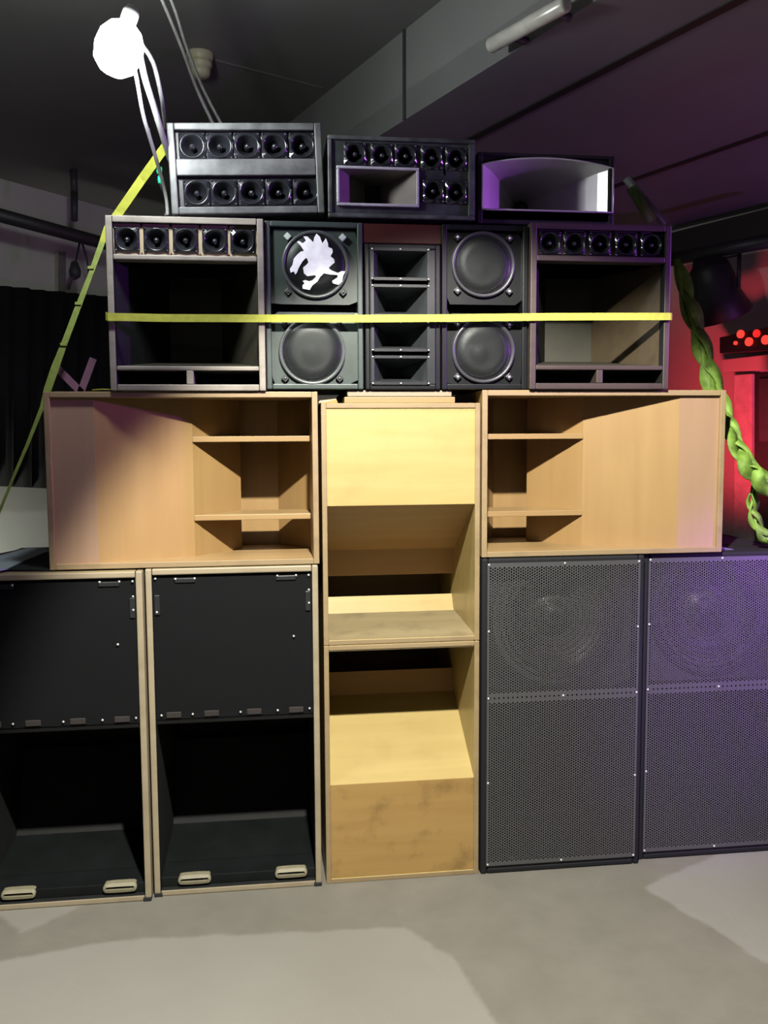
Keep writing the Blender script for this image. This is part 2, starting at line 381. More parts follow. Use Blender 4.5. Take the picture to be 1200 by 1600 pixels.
# ------------------------------------------------------------------ bass horn cabinets lying on their side (middle tier)
def side_horn(name, label, x0, x1, z0, z1, y, mirror, lx, group):
    """lx: photo x of [strip start, strip end, kink, horn panel end, shelf far end]; mirror: deep end on the left"""
    c = Cab(name, label, 'speaker cabinet', x0, x1, z0, z1, y, .62, group)
    T = .017; sg = -1 if mirror else 1; w, h = c.w/2, c.h
    c.shell(T, [EDGE, PLY], bevel=.002).data
    sh = [o for o in c.t.children if o.name.startswith('casing')][0]
    for p in sh.data.polygons:                    # cut edges show on the front, faces are ply
        p.material_index = 0 if p.normal.y < -.9 else 1
    D0, D1, D2, D3 = .012, .106, .26, .36
    xs = [c.L(u, 740, d)[0] for u, d in zip(lx[:4], (D0, D0, D1, D2))]
    inner = (w-T)*sg; outer = -inner
    zl, zh = T, h-T
    MB().boardxy(zl, zh, (outer, D0), (xs[1], D0), .012).build('front_strip', PINKP, c.t)
    MB().boardxy(zl, zh, (xs[1], D0+.001), (xs[2], D1), .012).build('horn_panel', PLYZ, c.t)
    MB().boardxy(zl, zh, (xs[2], D1+.001), (xs[3], D2), .012).build('horn_panel', PLYZ, c.t)
    cx = c.L(lx[4], 830, D3)[0]
    MB().box(min(xs[3]-.1*sg, inner), max(xs[3]-.1*sg, inner), D3, D3+.012, zl, zh).build('throat_board', PLYZ, c.t)
    MB().boardxy(zl, zh, (cx, D3-.001), (inner, D3-abs(inner-cx)*1.25), .012).build('corner_reflector', PLYZ, c.t)
    for vt, vb in ((681, 690), (802, 811)):
        zt = c.L(480 if not mirror else 770, vt - (3 if mirror else 0), D1)[1]
        zb = zt-.017
        m = MB(); m.prism([(xs[2], D1-.004, zb), (inner, D1-.004, zb), (inner, D2, zb), (xs[3], D2, zb)], (0, 0, zt-zb))
        m.build('brace_shelf', PLY, c.t, .0015)
    return c
G2 = 'bass horn cabinets lying on their sides in the middle tier'
side_horn('bass_horn_cabinet', 'plywood bass horn cabinet lying on its side on the two pale-edged black scoops', -.644, .135, 1.0025, 1.515, .0, False, (80, 150, 302, 376, 436), G2)
side_horn('bass_horn_cabinet', 'plywood bass horn cabinet lying on its side on the grey grilled subwoofers', .632, 1.411, 1.0100, 1.520, .0, True, (1125, 1060, 910, 823, 770), G2)

# ------------------------------------------------------------------ scoops in the centre column
def scoop(name, label, x0, x1, z0, z1, y, flip, kz, group):
    c = Cab(name, label, 'speaker cabinet', x0, x1, z0, z1, y, .62, group); T = .015; h = c.h; w = c.w/2
    sh = c.shell(T, [EDGE, YPLY], bevel=.002)
    for p in sh.data.polygons: p.material_index = 0 if p.normal.y < -.9 else 1
    def B(mb, name, mat, bev=0):
        if flip: mb.flip(h)
        return mb.build(name, mat, c.t, bev)
    H = lambda z: z                      # described with the closed panel at the top
    zp, zs, zk, zf, zg = kz              # panel bottom, slope foot, kink foot, floor-board rear z, step top
    B(MB().box(-w+T, w-T, .004, .018, zp, h-T), 'front_panel', OPLY if flip else YPLY, .0015)
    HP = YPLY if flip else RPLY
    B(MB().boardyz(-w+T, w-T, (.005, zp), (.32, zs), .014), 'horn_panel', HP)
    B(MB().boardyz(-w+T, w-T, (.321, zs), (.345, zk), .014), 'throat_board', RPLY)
    B(MB().boardyz(-w+T, w-T, (.003, T+.004), (.31, zf), -.012) if False else MB().prism([(-w+T, .003, T), (-w+T, .31, T), (-w+T, .31, zf), (-w+T, .003, T+.003)], (2*(w-T), 0, 0)), 'floor_board', DUSTY)
    B(MB().boardyz(-w+T, w-T, (.311, T), (.36, zg), .014), 'rear_ledge', YPLY)
    return c
sc = dict(x0=.145, x1=.626)
cu = dict(z0=.752, z1=1.481)
def zloc(u, v, d, z0): return W(u, v, d).z-z0
kz = (zloc(620, 790, 0, .752), zloc(620, 858, .32, .752), zloc(620, 898, .345, .752), zloc(620, 956, .31, .752), zloc(620, 930, .36, .752))
scoop('scoop_cabinet', 'yellow plywood scoop with closed panel at its top, upper one of centre column', .145, .626, .7525, 1.481, .0, False, kz, 'plywood scoops of the centre column')
h2 = .751
kz2 = (h2-W(620, 1222, 0).z, h2-W(620, 1083, .32).z, h2-W(620, 1083, .32).z-.075, .05, .10)
scoop('scoop_cabinet', 'plywood scoop standing on the floor, stained orange closed panel at its bottom', .145, .626, 0, h2, .0, True, kz2, 'plywood scoops of the centre column')
for (u0, u1, v0, v1, y, mt, lb) in ((540, 706, 612, 621, .02, FRAMEW, 'pale upper plank on the upper scoop, under the black horn column'), (539, 711, 621.5, 630, .012, PLY, 'orange-brown lower plank lying directly on the upper scoop')):
    pass
za = 1.4815
for k, (u0, u1, mt, lb, hh) in enumerate(((538, 711, PLY, 'thin orange plywood plank lying directly on the upper scoop, lower of two', .019), (543, 706, FRAMEW, 'thin pale plank on the orange plank, under the black horn column', .019))):
    a, b_ = W(u0, 620, .01).x, W(u1, 620, .01).x
    o = MB().box(-(b_-a)/2, (b_-a)/2, 0, .45, 0, hh-.0005).build('wooden_plank', mt, None, .002, ((a+b_)/2, .01+.003*k, za+.0195*k))
    tag(o, lb, 'plank', 'packing planks on the upper scoop')
p = W(513, 628, .01)
tag(MB().hexa([(-.03, 0, 0), (.03, .004, 0), (.03, .04, 0), (-.03, .035, 0), (-.026, .003, .008), (.024, .004, .014), (.024, .03, .014), (-.026, .03, .009)]).build('wooden_wedge', OPLY, None, .002, (p.x, .015, 1.4815)), 'small orange wooden wedge on the left end of the upper scoop', 'wedge')

# ------------------------------------------------------------------ black scoops with pale edges, bottom left
MESHB = veil('black_front_mesh', (.007, .0075, .0085), .8, .6)
SLOPE = plain('black_floor_board', (.006, .0075, .0075), .5, 0, .18, .3, 6)
def screw_at(mb, x, y, z, r=.0035): return mb.lathe([(r, 0), (r, -.002), (r*.6, -.003), (0.0001, -.003)], (x, y, z), 8)
def black_scoop(label, x0, x1, z1, y, first):
    c = Cab('scoop_cabinet', label, 'speaker cabinet', x0, x1, 0, z1, y, .62, 'black scoops with pale wooden edges'); T = .019; w, h = c.w/2, c.h
    sh = c.shell(T, [FRAMEW, INNER, DUSTY], bevel=.004)
    for p in sh.data.polygons:
        cn = p.center; out = abs(abs(cn.x)-w) < .002 or cn.z < .002
        p.material_index = 0 if (p.normal.y < -.9 or out) else (2 if cn.z > h-.002 else 1)
    f = lambda v: (W(365, v, 0).z)         # heights measured on the right hand scoop
    zb = f(1122)
    bf = MB(); bf.sqring(-w+T, w-T, zb, h-T, (0, (zb+h-T)/2+.01), .19, .05, .05, 40); bf.box(-w+T, w-T, .051, .06, zb, zb+.03); bf.build('baffle', BLKW, c.t)
    wf = MB(); wf.lathe([(.19, .05), (.178, .046), (.168, .052), (.158, .056), (.06, .11), (.05, .10), (0.0001, .085)], (0, 0, (zb+h-T)/2+.01), 40); wf.build('woofer', CONE, c.t)
    MB().box(-w+T+.001, w-T-.001, .012, .0135, zb+.004, h-T-.001).build('front_mesh', MESHB, c.t)
    MB().box(-w+T, w-T, .016, .05, zb-.012, zb+.014).build('cross_batten', BLKW, c.t, .001)
    n = 0
    for fx in (-.72, -.28, .22, .72):
        MB().box(fx*w-.022, fx*w+.022, .007, .0115, zb+.008, zb+.026).build('mesh_clip', plain('clip_fuzz', (.016, .012, .011), .8) if n == 0 and first else bpy.data.materials['clip_fuzz'], c.t, .002); n += 1
    for (cx, cz, dx, dz) in ((-.55*w, h-T-.018, .03, .007), (.62*w, h-T-.018, .03, .007), (w-T-.012, h-T-.09, .008, .03), (-w+T+.012, h-T-.09, .008, .03)):
        MB().box(cx-dx, cx+dx, .007, .0115, cz-dz, cz+dz).build('mesh_clip', BLK, c.t, .002)
    for sx_, sz in ((-w+.028, h-.03), (-.66*w, h-.032), (-.44*w, h-.032), (.52*w, h-.03), (.74*w, h-.03), (w-.028, h-.03), (w-.028, h-.075), (w-.028, h-.115), (-w+.03, h-.13), (w-.075, h-.215),
                    (-w+.035, zb+.018), (-.5*w, zb+.018), (.06*w, zb+.018), (.5*w, zb+.018), (w-.03, zb+.02)): screw_at(MB(), sx_, .007, sz).build('screw', SCREW, c.t)
    # bottom: kick board with two slots, then the sloping horn floor
    zk = W(365, 1339, .12).z; zs = W(365, 1281, .36).z
    kb = MB().prism([(-w+T, .02, T), (-w+T, .12, T), (-w+T, .12, zk), (-w+T, .02, T+.03)], (2*(w-T), 0, 0)); kb.build('kick_board', SLOPE, c.t, .002)
    MB().boardyz(-w+T, w-T, (.121, zk), (.36, zs), .012).build('horn_floor', SLOPE, c.t)
    MB().boardyz(-w+T, w-T, (.361, zs), (.5, zs+.25), .012).build('horn_back', INNER, c.t)
    for fx in (-.53, .63):
        hm = MB(); N = 28; L, R = .050, .0105
        out, inn = [], []
        for i in range(N):
            a = 2*PI*i/N; ox = L if math.cos(a) > 0 else -L
            ox = L*max(-1, min(1, math.cos(a)*3))
            out.append((fx*w+ox*.72+math.cos(a)*R*1.25, math.sin(a)*R*1.25)); inn.append((fx*w+ox*.72+math.cos(a)*R*.55, math.sin(a)*R*.42))
        zc = T+.022; yb = .012
        def P3(p, e): return (p[0], yb+e+p[1]*.3, zc+p[1])
        b0 = len(hm.v); hm.v += [P3(p, 0) for p in out]+[P3(p, -.004) for p in inn]+[P3(p, .02) for p in out]+[P3(p, .012) for p in inn]
        for i in range(N):
            j = (i+1) % N; hm._f([b0+i, b0+j, b0+N+j, b0+N+i]); hm._f([b0+i, b0+2*N+i, b0+2*N+j, b0+j]); hm._f([b0+N+i, b0+N+j, b0+3*N+j, b0+3*N+i])
        hm.mat(1)._f([b0+3*N+i for i in range(N)])
        hm.build('slot_handle', [TANL, DUSTY], c.t)
    for sx_ in (-w+.012, w-.012):
        MB().box(sx_-.012, sx_+.012, -.004, .02, 0.0, .012).build('corner_foot', BLK, c.t, .002)
    return c
TANL = plain('raw_slot_edge', (.17, .155, .10), .6)
black_scoop('black scoop with pale wooden edges at the far left, cut by the frame', -.884, -.381, .9975, -.027, True)
black_scoop('black scoop with pale wooden edges directly left of the plywood centre column', -.375, .130, 1.0, -.007, False)

# ------------------------------------------------------------------ grey grilled subwoofers, bottom right
def grill_sub(label, x0, x1, z1, y, lx, k):
    c = Cab('subwoofer_cabinet', label, 'speaker cabinet', x0, x1, 0, z1, y, .70, 'black subwoofers with grey perforated grilles'); w, h = c.w/2, c.h; T = .02
    c.shell(T, CARP, bevel=.006)
    gx = w-.016; gz0, gz1 = .028, h-.014
    zd = W(880, 1087, -.012).z
    gm = perf('grey_perforated_steel_%s' % ('near' if k == 0 else 'far'), (.105, .105, .108), .0085, .0029, .42, .55,
              [('x', -9, -gx+.008), ('x', gx-.008, 9), ('z', -9, gz0-zd+.012), ('z', gz1-zd-.012, 9), ('z', .003, .014), ('z', -.014, -.003)])
    g = MB().box(-gx, gx, -.004, -.0015, gz0-zd, gz1-zd).build('grille', gm, c.t, 0, (0, 0, zd))
    MB().box(-w+T, w-T, .004, .016, T, .05).build('cross_batten', BLK, c.t); MB().box(-w+T, w-T, .004, .03, zd-.01, zd+.01).build('cross_batten', BLK, c.t)
    R = .205; cz = (zd+h)/2+.015
    bf = MB(); bf.sqring(-w+T, w-T, zd+.01, h-T, (0, cz), R, .05, .05, 40); bf.build('baffle', BLKGM, c.t)
    wf = MB(); wf.lathe([(R+.01, .046), (R-.005, .044), (R-.012, .05), (R-.022, .044), (R-.03, .052), (R-.04, .046), (R-.048, .055), (.07, .12), (.062, .105), (0.0001, .085)], (0, 0, cz), 48); wf.build('woofer', CONEG, c.t)
    rb = MB().boardyz(-w+T, w-T, (.10, zd-.03), (.45, T+.03), .012); rb.build('horn_panel', BLKW, c.t)
    n = 0
    for sx_, sz in ((-gx, gz1), (0, gz1), (gx, gz1), (-gx, (gz1+zd)/2+.0), (gx, (gz1+zd)/2), (-gx, zd), (0, zd), (gx, zd), (-gx, (gz0+zd)/2), (gx, (gz0+zd)/2), (-gx, gz0), (0, gz0), (gx, gz0)):
        sx_ = max(-gx+.005, min(gx-.005, sx_)); sz = max(gz0+.005, min(gz1-.005, sz))
        screw_at(MB(), sx_, -.004, sz-zd, .0036).build('screw', SCREW, g); n += 1
    return c
BLKGM = plain('sub_baffle', (.05, .05, .052), .5); CONEG = plain('sub_cone', (.06, .06, .063), .42)
grill_sub('black subwoofer with grey perforated grille beside the plywood centre column', .632, 1.154, 1.007, -.006, None, 0)
grill_sub('black subwoofer with purple-lit perforated grille at the far right, cut by the frame', 1.160, 1.682, 1.007, .018, None, 1)

# ------------------------------------------------------------------ tweeters
def tweeter_proto():
    s = .0385; m = MB()
    m.sqring(-s, s, -s, s, (0, 0), .034, -.001, -.008, 32)
    m.lathe([(.034, -.008), (.0325, -.0085), (.030, -.004), (.020, .012), (.011, .028), (.007, .032), (.0001, .034)], (0, 0, 0), 32)
    for a, b in ((1, 1), (1, -1), (-1, 1), (-1, -1)): m.lathe([(.0045, -.002), (.0042, -.005), (.0001, -.006)], (a*.0335, 0, b*.0335), 10)
    o = m.build('tweeter', HORNP)
    p = MB().lathe([(.0085, .03), (.0085, .004), (.007, -.001), (.004, -.004), (.0001, -.005)], (0, 0, 0), 16).build('phase_plug', DOME, o)
    return o, p
TW, TWP = tweeter_proto(); TWC = [TW]
def holed_panel(c, xs, zc, x0, x1, z0, z1, y, mat):
    xs = sorted(xs); m = MB(); e = [x0]+[(a+b)/2 for a, b in zip(xs, xs[1:])]+[x1]
    for i, x in enumerate(xs): m.sqring(e[i], e[i+1], z0, z1, (x, zc), .033, y, y, 32)
    m.box(x0, x1, y+.06, y+.07, z0, z1)
    return m.build('tweeter_panel', mat, c.t)
def put_tweeter(parent, x, y, z, s=1.0, screws=None):
    global TW
    if TWC[0] is not None and not TWC[0].parent and len(TWC) == 1:
        o = TWC[0]; o.parent = parent; TWC.append(1)
        o.location = (x, y, z)
    else: o = copy_part(TWC[0], parent, (x, y, z))
    o.scale = (s, s, s)
    return o

# ------------------------------------------------------------------ upper tier: worn wooden mid-bass cabinets
def wood_mid(label, x0, x1, z0, z1, y, mats, twpx, uvs, tint):
    FR, IN, RAIL, FLR = mats
    c = Cab('midbass_cabinet', label, 'speaker cabinet', x0, x1, z0, z1, y, .45, 'wooden mid-bass cabinets of the upper tier'); w, h = c.w/2, c.h; T = .019
    sh = c.shell(T, [FR, IN], bevel=.003)
    for p in sh.data.polygons:
        cn = p.center; out = abs(abs(cn.x)-w) < .002 or cn.z < .002 or cn.z > h-.002
        p.material_index = 0 if (p.normal.y < -.9 or out) else 1
    (vr0, vr1, vs0, vs1, xm) = uvs
    um = xm
    zr1, zr0 = c.L(um, vr0)[1], c.L(um, vr1)[1]; zs1, zs0 = c.L(um, vs0)[1], c.L(um, vs1)[1]
    MB().box(-w+T, w-T, .0, .05, zr0, zr1).build('rail', RAIL, c.t, .003)
    MB().box(-w+T, w-T, .0, .42, zs0, zs1).build('shelf_rail', RAIL, c.t, .003)
    xp = c.L(xm, 590)[0]; MB().box(xp-.010, xp+.010, 0, .3, T, zs0).build('divider_post', FR, c.t, .002)
    holed_panel(c, [c.L(u, 372)[0] for u in twpx], (zr1+h-T)/2, -w+T, w-T, zr1, h-T, .016, tint)
    for u in twpx: x, z = c.L(u, (vr0+ c_top[0])/2); put_tweeter(c.t, x, .0145, (zr1+h-T)/2, min(.92, (h-T-zr1)/.08))
    # horn: floor ramp, splayed side panels, back
    D = .30
    MB().boardyz(-w+T, w-T, (.012, zs1), (D, zs1+.035), .01).build('horn_floor', FLR, c.t)
    zt = zr0
    xl, xr = -w+T, w-T
    MB().boardxy(zs1, zt, (xl+.001, .03), (xl+.12, D), .01).build('horn_side', IN, c.t)
    MB().boardxy(zs1, zt, (xr-.001, .03), (xr-.12, D), .01).build('horn_side', OLIVE if FR is OLDF else BRIN, c.t)
    MB().box(xl+.11, xr-.11, D, D+.012, zs1, zt).build('throat_board', OLIVE, c.t)
    return c
c_top = [345]
BRIN = plain('brown_inside', (.045, .032, .016), .6)
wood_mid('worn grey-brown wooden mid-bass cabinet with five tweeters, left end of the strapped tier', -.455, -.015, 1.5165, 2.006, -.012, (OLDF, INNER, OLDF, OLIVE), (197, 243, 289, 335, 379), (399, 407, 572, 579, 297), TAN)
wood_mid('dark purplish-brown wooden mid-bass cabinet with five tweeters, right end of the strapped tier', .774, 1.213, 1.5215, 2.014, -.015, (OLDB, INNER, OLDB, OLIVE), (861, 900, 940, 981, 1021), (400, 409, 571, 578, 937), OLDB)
# braces seen inside the right hand one
# ------------------------------------------------------------------ upper tier: twin woofer cabinets
def twin(label, x0, x1, z0, z1, y, paint, circ, rad, slotv, emblem, lite):
    c = Cab('twin_woofer_cabinet', label, 'speaker cabinet', x0, x1, z0, z1, y, .42, 'black twin-woofer cabinets of the upper tier'); w, h = c.w/2, c.h; T = .016
    c.shell(T, paint, bevel=.003)
    zsl1, zsl0 = c.L(490, slotv[0])[1], c.L(490, slotv[1])[1]
    ring = plain('woofer_ring_%s' % ('a' if lite else 'b'), (.05, .058, .055) if lite else (.03, .03, .035), .35)
    for i, (u, v) in enumerate(circ):
        x, z = c.L(u, v, .0); R = rad
        zz0, zz1 = ((zsl1, h-T-.006) if i == 0 else (T, zsl0))
        b = MB(); b.sqring(-w+T, w-T, zz0, zz1, (x, z), R*.92, .012, .012, 40); b.build('baffle', paint, c.t)
        m = MB(); m.lathe([(R*1.10, .012), (R*1.10, .002), (R*1.07, -.001), (R*1.0, .000), (R*.96, .009), (R*.92, .012)], (x, 0, z), 48)
        o = m.build('woofer_ring', ring, c.t)
        m = MB(); m.lathe([(R*.93, .03), (R*.88, .024), (R*.8, .034), (R*.35, .075), (R*.3, .06), (.0001, .055)], (x, 0, z), 40); m.build('woofer_cone', CONE, c.t)
        m = MB(); m.lathe([(R*.975, .006), (R*.93, .000), (R*.6, -.002), (.0001, -.003)], (x, 0, z), 40); g = m.build('grille', GRILL, c.t)
        for a in (45, 135, 225, 315):
            ax, az = x+math.cos(math.radians(a))*R*1.27, z+math.sin(math.radians(a))*R*1.25
            up = lite and i == 0 and a < 180
            mm = MB(); q = .0095
            pts = [(ax+q*1.25*math.cos(math.radians(a+d)), .0, az+q*1.25*math.sin(math.radians(a+d))) for d in (45, 135, 225, 315)]
            if up: mm.prism(pts, (0, .012, 0)); mm.build('grille_clamp', CLAMPL, c.t, .0015)
            else:
                mm.prism(pts, (0, .012, 0)); mm.mat(1); screw_at(mm, ax, .0, az, .0045 if not lite else .004)
                mm.build('grille_clamp', [BLK, SCREW if not lite else GREYP], c.t, .0015)
        if emblem and i == 0:
            def EP(px, py, yy=-.0045):
                u_, v_ = 440+px/10, 350+py/10
                return c.L(u_, v_, yy)
            polys = [
              [(340,190),(400,195),(450,240),(495,285),(510,210),(545,150),(600,200),(635,300),(670,255),(690,220),(725,300),(730,360),(790,385),(800,440),(765,505),(820,550),(830,600),(770,650),(735,690),
               (780,725),(880,765),(940,735),(995,740),(960,810),(945,900),(890,950),(800,925),(790,890),(880,830),(870,795),(760,790),(660,770),(600,830),(560,900),(480,960),(440,1030),(330,1010),(325,960),(360,925),(330,890),(370,875),(430,895),(480,880),(540,820),(520,800),(400,815),(350,770),(335,680),(385,640),(420,600),
               (400,545),(380,530),(330,580),(270,680),(240,760),(215,790),(190,740),(140,760),(130,700),(170,640),(190,540),(240,480),(300,430),(350,420),(300,340),(240,280),(270,262),(330,300),(380,260)]]
            em = MB()
            for P in polys:
                pts = [(EP(a, b)[0], -.0045, EP(a, b)[1]) for a, b in P]; em.prism(pts, (0, .001, 0))
            em.build('painted_emblem', WHITE, g)
    MB().box(-w+T, w-T, .06, .075, zsl0, zsl1).build('port_slot', INNER, c.t)
    return c
CLAMPL = plain('pale_green_clamp', (.42, .50, .42), .5)
twin('black twin-woofer cabinet with a white painted emblem on its upper grille', -.012, .272, 1.522, 2.004, .0, BLKGR, ((493, 413), (488, 549)), .089, (475, 487), True, True)
twin('plain black twin-woofer cabinet between the horn column and the purplish wooden cabinet', .508, .770, 1.522, 2.006, .0, BLKG, ((756, 413), (756, 548)), .088, (472, 486), False, False)

# horn column with red board on top
c = Cab('horn_column', 'tall narrow black column of four stacked horns under a dark red board, centre of the strapped tier', 'speaker cabinet', .278, .503, 1.522, 1.945, .0, .40); w, h = c.w/2, c.h
c.shell(.014, BLKG, bevel=.003)
zt = [c.L(625, v)[1] for v in (392, 434, 449, 491, 506, 545, 560, 597)]
xl, xr = c.L(584, 490)[0], c.L(667, 490)[0]
fr = MB(); Wx = w-.014
fr.box(-Wx, xl-.004, .001, .015, .014, h-.014); fr.box(xr+.004, Wx, .001, .015, .014, h-.014); fr.build('front_frame', CHAR, c.t, .003)
zt[0] = min(zt[0], h-.02)
for i in range(4):
    z1, z0 = zt[2*i], zt[2*i+1]
    m = MB(); D = .14; cxm = (xl+xr)/2; q = .016
    A = [(xl, 0, z0), (xr, 0, z0), (xr, 0, z1), (xl, 0, z1)]; zc = (z0+z1)/2
    Bq = [(cxm-q, D, zc-.012), (cxm+q, D, zc-.012), (cxm+q, D, zc+.012), (cxm-q, D, zc+.012)]
    b0 = len(m.v); m.v += A+Bq
    for k in range(4): m.mat(1 if k == 1 else (0)); m._f([b0+k, b0+(k+1) % 4, b0+4+(k+1) % 4, b0+4+k])
    m.mat(2)._f([b0+4, b0+5, b0+6, b0+7])
    hz_ = m.build('horn', [GREYP, GREYP, INNER], c.t)
    m = MB()  # flange with bowed lower lip
    m.box(xl-.006, xr+.006, -.005, .002, z1, z1+.008); m.box(xl-.006, xr+.006, -.005, .002, z0-.008, z0)
    m.box(xl-.008, xl, -.005, .002, z0-.008, z1+.008); m.box(xr, xr+.008, -.005, .002, z0-.008, z1+.008)
    m.mat(1)
    for sx_ in (xl-.004, cxm, xr+.004):
        for sz in (z0-.004, z1+.004): screw_at(m, sx_, -.005, sz, .0028)
    m.build('horn_flange', [CHAR, SCREW], hz_)
o = MB().box(-.118, .118, 0, .35, 0, .057).build('wooden_block', REDW, None, .003, (.390, .004, 1.9465))
tag(o, 'dark red-brown wooden block on top of the horn column', 'block')

# ------------------------------------------------------------------ top tier
# left: ten tweeters
c = Cab('tweeter_box', 'black box of ten tweeters in two rows beside the hanging white lamp', 'speaker cabinet', -.272, .163, 2.0165, 2.268, .0, .34); w, h = c.w/2, c.h
c.t.rotation_euler = (0, math.radians(-2), 0); c.t.location.z += .006
bodyM = plain('scuffed_black_board', (.08, .083, .083), .4, 0, .5, .5, 18)
c.shell(.02, bodyM, bevel=.003)
r1, r0 = (c.L(390, 206)[1], c.L(390, 251)[1]), (c.L(390, 277)[1], c.L(390, 328)[1])
m = MB(); m.box(-w+.02, w-.02, .001, .02, r0[0], r1[1]); m.build('cross_board', bodyM, c.t, .003)
for row, (z1, z0) in enumerate((r1, r0)):
    holed_panel(c, [c.L(u+(3 if row else 0), 300)[0] for u in (305, 348, 391, 434, 477)], (z1+z0)/2-(.0 if row else .002), -w+.02, w-.02, z0, z1, .018, BLK)
    for u in (305, 348, 391, 434, 477):
        x = c.L(u+ (3 if row else 0), 300)[0]; put_tweeter(c.t, x, .014, (z1+z0)/2-(.0 if row else .002), .98)
# centre: small horn and seven tweeters
c = Cab('tweeter_horn_box', 'glossy black box with seven tweeters around a small rectangular horn, middle of the top tier', 'speaker cabinet', .172, .606, 2.0165, 2.247, .0, .34); w, h = c.w/2, c.h
TPX = ((555, 241), (597, 243), (634, 244), (675, 247), (713, 249), (677, 299), (713, 301))
xa, xb = c.L(530, 290)[0], c.L(650, 290)[0]; z1, z0 = c.L(590, 266)[1], c.L(590, 319)[1]
m = MB()
tl = [c.L(u, v) for u, v in TPX]
m.box(-w, xb+.005, .0, .02, 0, z0); m.box(-w, xa, 0, .02, z0, z1)
e = [-w]+[(a[0]+b[0])/2 for a, b in zip(tl[:5], tl[1:5])]+[w]; zt5 = z1
for i in range(5): m.sqring(e[i], e[i+1], zt5, h, tl[i], .028, 0, 0, 32)
zq = tl[5][1]-.036; em_ = (tl[5][0]+tl[6][0])/2
m.sqring(xb+.005, em_, zq, z1, tl[5], .028, 0, 0, 32); m.sqring(em_, w, zq, z1, tl[6], .028, 0, 0, 32); m.box(xb+.005, w, 0, .02, 0, zq)
m.box(-w, w, .3, .34, 0, h); m.box(-w, -w+.015, .02, .3, 0, h); m.box(w-.015, w, .02, .3, 0, h); m.box(-w+.015, w-.015, .02, .3, h-.015, h); m.box(-w+.015, w-.015, .02, .3, 0, .015)
m.build('casing', plain('scuffed_gloss_front', (.03, .033, .035), .3, 0, .6, .6, 14), c.t, 0)
m = MB(); t_ = .005
m.box(-w, w, -.008, 0, h-.012, h); m.box(-w, w, -.008, 0, 0, .012); m.box(-w, -w+.012, -.008, 0, .012, h-.012); m.box(w-.02, w, -.008, 0, .012, h-.012); m.build('edge_frame', plain('scuffed_gloss_edge', (.05, .055, .055), .3, 0, .6, .6, 20), c.t, .003)
for u, v in ((555, 241), (597, 243), (634, 244), (675, 247), (713, 249), (677, 299), (713, 301)):
    x, z = c.L(u, v); put_tweeter(c.t, x, -.001, z, .86)
m = MB(); D = .12; cxm, czm = (xa+xb)/2, (z0+z1)/2; q = .026
A = [(xa, -.004, z0), (xb, -.004, z0), (xb, -.004, z1), (xa, -.004, z1)]
Bq = [(cxm-q, D, z0+.012), (cxm+q, D, z0+.012), (cxm+q, D, z1-.012), (cxm-q, D, z1-.012)]
m.v += A+Bq
for k in range(4): m._f([k, (k+1) % 4, 4+(k+1) % 4, 4+k])
m.mat(1)._f([4, 5, 6, 7]); hn = m.build('horn', [plain('taupe_horn', (.13, .115, .105), .4), INNER], c.t)
m = MB(); f_ = .008
m.box(xa-f_, xb+f_, -.010, -.001, z1, z1+f_); m.box(xa-f_, xb+f_, -.010, -.001, z0-f_, z0); m.box(xa-f_, xa, -.010, -.001, z0, z1); m.box(xb, xb+f_, -.010, -.001, z0, z1)
m.build('horn_flange', plain('pale_flange', (.42, .42, .45), .35, .3), hn, .002)
# right: big cast horn in a black box
c = Cab('horn_box', 'black box with one large silver flared horn, right end of the top tier', 'speaker cabinet', .622, 1.045, 2.0165, 2.225, .03, .36); w, h = c.w/2, c.h
xa, xb = c.L(753, 300)[0], c.L(957, 300)[0]; z0 = c.L(855, 330)[1]; zsl, zmid = c.L(753, 257)[1], c.L(855, 248)[1]
h = max(h, zmid+.014)
N = 20
top = [(xa+(xb-xa)*i/N, zsl+(zmid-zsl)*(1-(2*i/N-1)**2)) for i in range(N+1)]
m = MB(); m.box(-w, w, .34, .36, 0, h); m.box(-w, -w+.015, 0, .34, 0, h); m.box(w-.015, w, 0, .34, 0, h); m.box(-w+.015, w-.015, 0, .34, 0, .014); m.box(-w+.015, w-.015, 0, .34, h-.01, h)
m.build('casing', BLK, c.t, .002)
m = MB(); xi0, xi1 = -w+.015, w-.015; zi1 = h-.01
loop = [(xi0, zi1)]+[(xa-.003, zsl)]+top+[(xb+.003, zsl), (xi1, zi1)]
for i in range(N): a, b = top[i], top[i+1]; m._f([len(m.v)+k for k in range(4)]); m.v += [(a[0], .008, a[1]), (b[0], .008, b[1]), (b[0], .008, zi1), (a[0], .008, zi1)]
m.box(xi0, xa, .002, .012, .014, zi1); m.box(xb, xi1, .002, .012, .014, zi1)
m.build('baffle', BLK, c.t)
m = MB(); D = .30; cx = (xa+xb)/2; zc = (z0+zmid)/2; q = .026
ring0 = [(xa, z0)]+[(xa+(xb-xa)*i/N, z0) for i in range(1, N)]+[(xb, z0)]+[(x, z) for x, z in reversed(top)]
n = len(ring0)
def lerp(p, s_):
    ex = s_**.8
    tx = max(-q, min(q, (p[0]-cx)*.12)); tz = max(-q, min(q, (p[1]-zc)*.35))
    return (p[0]*(1-ex)+(cx+tx)*ex, D*s_, p[1]*(1-s_)+(zc+tz)*s_)
S = 8
for k in range(S+1):
    for p in ring0: m.v.append(lerp(p, k/S) if k else (p[0], 0, p[1]))
for k in range(S):
    for i in range(n): j = (i+1) % n; m._f([k*n+i, k*n+j, (k+1)*n+j, (k+1)*n+i])
m.mat(1); m._f([S*n+i for i in range(n)])
hn = m.build('horn', [ALU, ALUD], c.t)
m = MB(); rp = [(p[0], -.004, p[1]) for p in ring0]; m.tube(rp+[rp[0]], .003, 6); m.build('horn_lip', ALU, hn)
